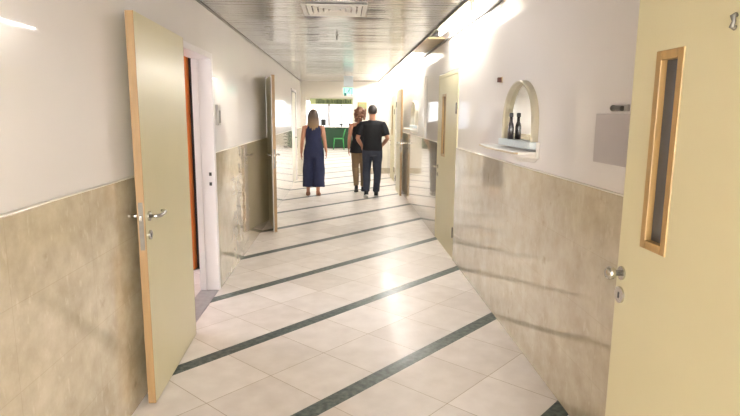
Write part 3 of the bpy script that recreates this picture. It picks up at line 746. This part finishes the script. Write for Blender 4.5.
def shoe(name, parent, heel, yaw, pitch, s=1, top=M['black'], sole=M['sole'], sandal=False):
    """heel = floor point below heel, toes toward +y rotated by yaw, pitched about x with toes down"""
    mt = Matrix.Translation(heel) @ Matrix.Rotation(yaw, 4, 'Z') @ Matrix.Rotation(pitch, 4, 'X')
    bm = bmesh.new(); n = 24; R = []
    prof = lambda t: .036 + .012 * math.sin(min(1, t * 1.25) * PI * .5)
    def outline(z, k):
        r = []
        for i in range(n):
            a = 2 * PI * i / n; yy = .115 + .145 * math.sin(a); t = (yy + .03) / .29
            r.append(bm.verts.new((math.cos(a) * prof(t) * k * s, yy * s, z * s)))
        return r
    for z, k in ((0, 1), (.022, 1.03), (.028, .98)): R.append(outline(z, k))
    for a, b in zip(R, R[1:]):
        for k in range(n): bm.faces.new((a[k], a[(k + 1) % n], b[(k + 1) % n], b[k]))
    bm.faces.new(R[0][::-1]); bm.faces.new(R[-1]); bm.transform(mt)
    so = obj('sole' if not sandal else 'sandal_sole', bm, sole, parent, smooth=False)
    if sandal:
        bm = bmesh.new(); tube(bm, [(-.046 * s, .16 * s, .02 * s), (-.03 * s, .17 * s, .062 * s), (.03 * s, .17 * s, .062 * s), (.046 * s, .16 * s, .02 * s)], .009 * s, 8)
        bm.transform(mt); obj('toe_strap', bm, sole, so, smooth=True); bm = bmesh.new()
        tube(bm, [(-.036 * s, .03 * s, .02 * s), (-.034 * s, -.01 * s, .07 * s), (0, -.036 * s, .075 * s), (.034 * s, -.01 * s, .07 * s), (.036 * s, .03 * s, .02 * s)], .006 * s, 8)
        bm.transform(mt); obj('heel_strap', bm, sole, so, smooth=True)
        return
    bm = bmesh.new()
    tube(bm, [(0, .245 * s, .036 * s), (0, .20 * s, .045 * s), (0, .13 * s, .055 * s), (0, .06 * s, .065 * s), (0, .0, .062 * s), (0, -.02 * s, .06 * s)], [.018 * s, .037 * s, .042 * s, .042 * s, .038 * s, .030 * s], 16)
    rings(bm, [(.03 * s, 0, .03 * s, .040 * s, .058 * s), (.07 * s, 0, .025 * s, .041 * s, .056 * s), (.105 * s, 0, .018 * s, .040 * s, .05 * s)], 20)
    bm.transform(mt); up = fuse(name, bm, top, so, .006, 2)
    return so

# ---- man in black T-shirt and dark jeans (origin at feet, walks +y)
def man():
    t = empty('person', (.55, 10.53, 0), 0, label='man with short dark hair in black T-shirt and dark jeans, walking away', cat='person')
    hipL, hipR = (-.095, 0, .90), (.095, 0, .90)
    kneeL, ankL = (-.105, .04, .49), (-.11, -.13, .115)       # left leg pushes off, heel lifted
    kneeR, ankR = (.10, .05, .49), (.085, .12, .085)
    bm = bmesh.new()
    tor = [(.84, 0, 0, .10, .08), (.90, 0, 0, .165, .115), (.98, 0, .0, .160, .112), (1.07, 0, .005, .150, .105), (1.18, 0, .005, .162, .112), (1.30, 0, .0, .180, .118), (1.38, 0, -.005, .172, .105), (1.435, 0, -.01, .12, .075), (1.455, 0, -.01, .06, .055)]
    rings(bm, tor)
    tube(bm, [(0, -.015, 1.40), (0, -.005, 1.48), (0, .01, 1.56)], [.066, .058, .058], 16)
    head(bm, (0, .012, 1.628), 1.0)
    for a, k, f in ((hipL, kneeL, ankL), (hipR, kneeR, ankR)):
        a, k, f = map(Vector, (a, k, f))
        tube(bm, [a, a.lerp(k, .5), k, k.lerp(f, .35) + Vector((0, -.012, 0)), f], [.088, .076, .056, .056, .036], 16)
    for s, q in ((-1, 0), (1, 1)):
        sh, el, wr = Vector((s * .195, -.01, 1.385)), Vector((s * .282, -.05, 1.13)), Vector((s * .195, .15, .985))
        tube(bm, [(s * .13, -.01, 1.39), sh, sh.lerp(el, .5), el, el.lerp(wr, .35), wr], [.055, .056, .046, .038, .040, .027], 14)
        hand(bm, wr - (wr - el).normalized() * .01, (-s * .15, .5, -.8), (-s, .1, 0), (0, 1, .5), 1.0, .4)
    # feet
    tube(bm, [ankR, (.088, .14, .05), (.09, .25, .035)], [.038, .04, .025], 12)
    tube(bm, [ankL, (-.11, -.10, .075), (-.11, .0, .045)], [.038, .038, .025], 12)
    fuse('body', bm, M['skin'], t, .007, 2)
    eyes(t, (0, .012, 1.628))
    # shirt
    bm = bmesh.new()
    rings(bm, [(.895, 0, 0, .186, .134), (.93, 0, 0, .190, .136), (1.0, 0, 0, .182, .130), (1.08, 0, 0, .178, .128), (1.18, 0, 0, .187, .134), (1.30, 0, -.004, .202, .138), (1.38, 0, -.01, .190, .124), (1.435, 0, -.013, .135, .094), (1.468, 0, -.012, .076, .070)])
    for s in (-1, 1):
        tube(bm, [(s * .10, -.01, 1.39), (s * .192, -.01, 1.383), (s * .225, -.022, 1.30), (s * .262, -.036, 1.185)], [.07, .073, .070, .072], 18)
    fuse('t_shirt', bm, M['tee'], t, .009, 3, .012)
    # jeans
    bm = bmesh.new()
    rings(bm, [(.80, 0, 0, .13, .10), (.85, 0, -.005, .170, .125), (.90, 0, -.005, .181, .130), (.96, 0, 0, .176, .126), (1.0, 0, 0, .172, .122)])
    for a, k, f in ((hipL, kneeL, (-.11, -.12, .14)), (hipR, kneeR, (.087, .115, .105))):
        a, k, f = map(Vector, (a, k, f))
        tube(bm, [a + Vector((0, 0, .02)), a.lerp(k, .35), a.lerp(k, .7), k, k.lerp(f, .4) + Vector((0, -.012, 0)), f], [.098, .096, .084, .074, .072, .062], 18)
    fuse('jeans', bm, M['denim'], t, .009, 3, .012)
    # hair
    bm = bmesh.new(); c = (0, -.002, 1.652)
    g = bmesh.ops.create_uvsphere(bm, u_segments=32, v_segments=24, radius=1)
    for v in g['verts']: v.co = Vector((c[0] + v.co.x * .087, c[1] + v.co.y * .105, c[2] + v.co.z * .10))
    bmesh.ops.delete(bm, geom=[v for v in bm.verts if v.co.z < (1.575 if v.co.y < -.03 else 1.615 + max(0, v.co.y) * .75)], context='VERTS')
    h = obj('hair', bm, M['hair_dark'], t, smooth=True); md = h.modifiers.new('s', 'SOLIDIFY'); md.thickness = .012; md.offset = -1
    shoe('sneaker', t, (-.11, -.185, .055), 0.05, -.30)
    shoe('sneaker', t, (.085, .075, 0), -.06, 0)
man()

# ---- woman in navy wide-leg jumpsuit
def woman():
    t = empty('person', (-.57, 10.82, 0), 0, label='woman with long ombre hair in a sleeveless navy wide-leg jumpsuit, walking away', cat='person')
    bm = bmesh.new()
    rings(bm, [(.80, 0, 0, .10, .08), (.86, 0, 0, .168, .118), (.94, 0, 0, .158, .11), (1.03, 0, .005, .125, .092), (1.12, 0, .005, .132, .098), (1.22, 0, .01, .15, .112), (1.31, 0, 0, .15, .095), (1.36, 0, -.005, .10, .065), (1.38, 0, -.005, .05, .046)])
    tube(bm, [(0, -.01, 1.33), (0, 0, 1.41), (0, .01, 1.48)], [.052, .046, .048], 14)
    head(bm, (0, .012, 1.545), .95)
    L_ = [(-.085, 0, .86), (-.10, .06, .47), (-.115, .04, .085)]; R_ = [(.085, 0, .86), (.08, .0, .47), (.085, -.13, .10)]
    for P_ in (L_, R_):
        a, k, f = map(Vector, P_)
        tube(bm, [a, a.lerp(k, .5), k, k.lerp(f, .35) + Vector((0, -.012, 0)), f], [.085, .073, .052, .052, .033], 16)
    tube(bm, [L_[2], (-.115, .06, .055), (-.115, .16, .038)], [.036, .036, .024], 12)
    tube(bm, [R_[2], (.085, -.10, .075), (.085, -.005, .045)], [.036, .036, .024], 12)
    for s in (-1, 1):
        sh = Vector((s * .168, -.005, 1.315)); el = Vector((s * .215, -.03, 1.05)); wr = Vector((s * (.245 if s > 0 else .238), .03 if s < 0 else -.03, .85 if s > 0 else .82))
        tube(bm, [(s * .11, 0, 1.325), sh, sh.lerp(el, .5), el, el.lerp(wr, .35), wr], [.045, .05, .045, .035, .035, .023], 14)
        hand(bm, wr, (0.02 * s, .12, -1), (-s, .1, 0), (0, 1, 0), .92, .3)
    fuse('body', bm, M['skin'], t, .007, 2)
    eyes(t, (0, .012, 1.545), .95)
    bm = bmesh.new()
    rings(bm, [(.74, 0, 0, .13, .10), (.80, 0, 0, .172, .128), (.88, 0, 0, .186, .136), (.96, 0, 0, .180, .130), (1.04, 0, .003, .158, .114), (1.12, 0, .005, .156, .116), (1.22, 0, .01, .165, .127), (1.285, 0, .003, .158, .118), (1.325, 0, 0, .150, .098), (1.352, 0, 0, .125, .082), (1.38, 0, 0, .075, .064)])
    for (hx, kx, ky, fx, fy) in ((-.085, -.104, .05, -.106, .02), (.085, .100, .0, .106, -.05)):
        tube(bm, [(hx, 0, .89), (hx * 1.08, ky * .5, .70), (kx, ky, .47), (fx, fy, .170)], [.108, .114, .112, .112], 20)
    fuse('jumpsuit', bm, M['navy'], t, .009, 3, .014)
    # long hair: cap + fall over the back
    bm = bmesh.new()
    g = bmesh.ops.create_uvsphere(bm, u_segments=32, v_segments=24, radius=1)
    c = (0, -.005, 1.568)
    for v in g['verts']: v.co = Vector((c[0] + v.co.x * .089, c[1] + v.co.y * .106, c[2] + v.co.z * .098))
    cut = lambda v: v.co.z < (1.46 if v.co.y < -.005 else 1.535 + v.co.y * .95)
    bmesh.ops.delete(bm, geom=[v for v in bm.verts if cut(v)], context='VERTS')
    bmesh.ops.solidify(bm, geom=bm.faces[:], thickness=.016)
    for k in range(13):
        x = -.088 + k * .0147; e = 1 - (x / .1) ** 2
        zt = 1.275 + .03 * math.sin(k * 2.1) + .012 * abs(k - 6)
        tube(bm, [(x * .8, -.05 - .04 * e, 1.60), (x, -.055 - .055 * e, 1.52), (x * 1.05, -.055 - .055 * e, 1.44), (x * 1.1, -.078 - .045 * e, 1.36), (x * .98, -.10 - .02 * e, zt)], [.018, .021, .022, .020, .008], 10)
    fuse('hair', bm, M['hair_woman'], t, .007, 1)
    shoe('sandal', t, (-.115, -.03 + .01, 0), .04, 0, .9, sole=M['sandal'], sandal=True)
    shoe('sandal', t, (.085, -.19, .042), -.04, -.26, .9, sole=M['sandal'], sandal=True)
woman()

# ---- woman ahead of the man
def woman2():
    t = empty('person', (.33, 11.35, 0), 0, label='auburn-haired woman in sleeveless black top and tan trousers, half hidden behind the man', cat='person')
    bm = bmesh.new()
    rings(bm, [(.84, 0, 0, .10, .08), (.90, 0, 0, .162, .114), (.98, 0, 0, .152, .106), (1.07, 0, .005, .122, .09), (1.16, 0, .005, .13, .096), (1.26, 0, .01, .148, .11), (1.35, 0, 0, .148, .093), (1.40, 0, -.005, .10, .065), (1.42, 0, -.005, .05, .046)])
    tube(bm, [(0, -.01, 1.37), (0, 0, 1.45), (0, .01, 1.52)], [.052, .046, .048], 14)
    head(bm, (.01, .012, 1.60), .96)
    L_ = [(-.082, 0, .90), (-.08, .02, .49), (-.06, -.12, .12)]; R_ = [(.082, 0, .90), (.085, .06, .49), (.08, .10, .085)]
    for P_ in (L_, R_):
        a, k, f = map(Vector, P_)
        tube(bm, [a, a.lerp(k, .5), k, k.lerp(f, .35) + Vector((0, -.012, 0)), f], [.082, .07, .05, .05, .033], 16)
    tube(bm, [L_[2], (-.06, -.09, .08), (-.06, .005, .045)], [.036, .036, .024], 12)
    tube(bm, [R_[2], (.08, .12, .055), (.08, .22, .038)], [.036, .036, .024], 12)
    for s in (-1, 1):
        sh = Vector((s * .165, -.005, 1.35)); el = Vector((s * .205, -.04, 1.09)); wr = Vector((s * .215, .02, .88))
        tube(bm, [(s * .11, 0, 1.36), sh, sh.lerp(el, .5), el, el.lerp(wr, .35), wr], [.045, .048, .043, .034, .034, .023], 14)
        hand(bm, wr, (0.02 * s, .12, -1), (-s, .1, 0), (0, 1, 0), .92, .3)
    fuse('body', bm, M['skin'], t, .007, 2)
    eyes(t, (.01, .012, 1.60), .96)
    bm = bmesh.new()
    rings(bm, [(.80, 0, 0, .200, .15), (.83, 0, 0, .196, .15), (.90, 0, 0, .188, .142), (1.0, 0, 0, .168, .125), (1.08, 0, .003, .148, .112), (1.16, 0, .005, .148, .114), (1.26, 0, .01, .162, .126), (1.33, 0, .003, .148, .112), (1.38, 0, 0, .112, .084), (1.41, 0, 0, .08, .062)])
    fuse('top', bm, M['tee'], t, .009, 3, .012)
    bm = bmesh.new()
    rings(bm, [(.80, 0, 0, .13, .10), (.86, 0, 0, .168, .122), (.93, 0, 0, .172, .124), (1.0, 0, 0, .15, .112)])
    for P_, fz in ((L_, .17), (R_, .13)):
        a, k, f = map(Vector, P_); f = k.lerp(f, .93)
        tube(bm, [a + Vector((0, 0, .02)), a.lerp(k, .5), k, k.lerp(f, .4) + Vector((0, -.012, 0)), f], [.096, .085, .068, .064, .050], 18)
    fuse('trousers', bm, M['khaki'], t, .009, 3, .008)
    bm = bmesh.new(); random.seed(11)
    g = bmesh.ops.create_uvsphere(bm, u_segments=28, v_segments=20, radius=1); c = (.01, -.008, 1.625)
    for v in g['verts']: v.co = Vector((c[0] + v.co.x * .095, c[1] + v.co.y * .108, c[2] + v.co.z * .105))
    bmesh.ops.delete(bm, geom=[v for v in bm.verts if v.co.z < (1.50 if v.co.y < -.005 else 1.59 + v.co.y * .95)], context='VERTS')
    bmesh.ops.solidify(bm, geom=bm.faces[:], thickness=.018)
    for k in range(60):
        a = PI + PI * random.random(); z = random.uniform(1.44, 1.66)
        ball(bm, (.01 + math.cos(a) * (.095 + .01 * random.random()), -.008 + math.sin(a) * .105, z), random.uniform(.018, .03), 6)
    fuse('hair', bm, M['hair_red'], t, .007, 1)
    shoe('shoe', t, (-.06, -.185, .06), .02, -.38, .92, sole=M['black'])
    shoe('shoe', t, (.08, .055, 0), -.02, 0, .92, sole=M['black'])
woman2()

# ------------------------------------------------------------------ world, camera, view
w = bpy.data.worlds.new('world'); S.world = w; w.use_nodes = True
w.node_tree.nodes['Background'].inputs[0].default_value = (.8, .88, 1, 1)
w.node_tree.nodes['Background'].inputs[1].default_value = .5
cam = bpy.data.cameras.new('camera'); co = bpy.data.objects.new('camera', cam); COL.objects.link(co); S.camera = co
cam.sensor_width = 36; cam.lens = 555.5 / 740 * 36; cam.clip_start = .05
co.location = (0, 0, 1.56)
co.rotation_euler = (Matrix.Rotation(math.radians(-2.808), 3, 'Z') @ Matrix.Rotation(math.radians(90 - 9.491), 3, 'X') @ Matrix.Rotation(math.radians(.475), 3, 'Z')).to_euler()
S.view_settings.view_transform = 'Standard'; S.view_settings.look = 'None'
S.view_settings.exposure = 2.1; S.view_settings.gamma = 1; S.view_settings.use_curve_mapping = False
S.cycles.max_bounces = 12; S.cycles.diffuse_bounces = 8; S.cycles.glossy_bounces = 6
S.cycles.sample_clamp_indirect = 6
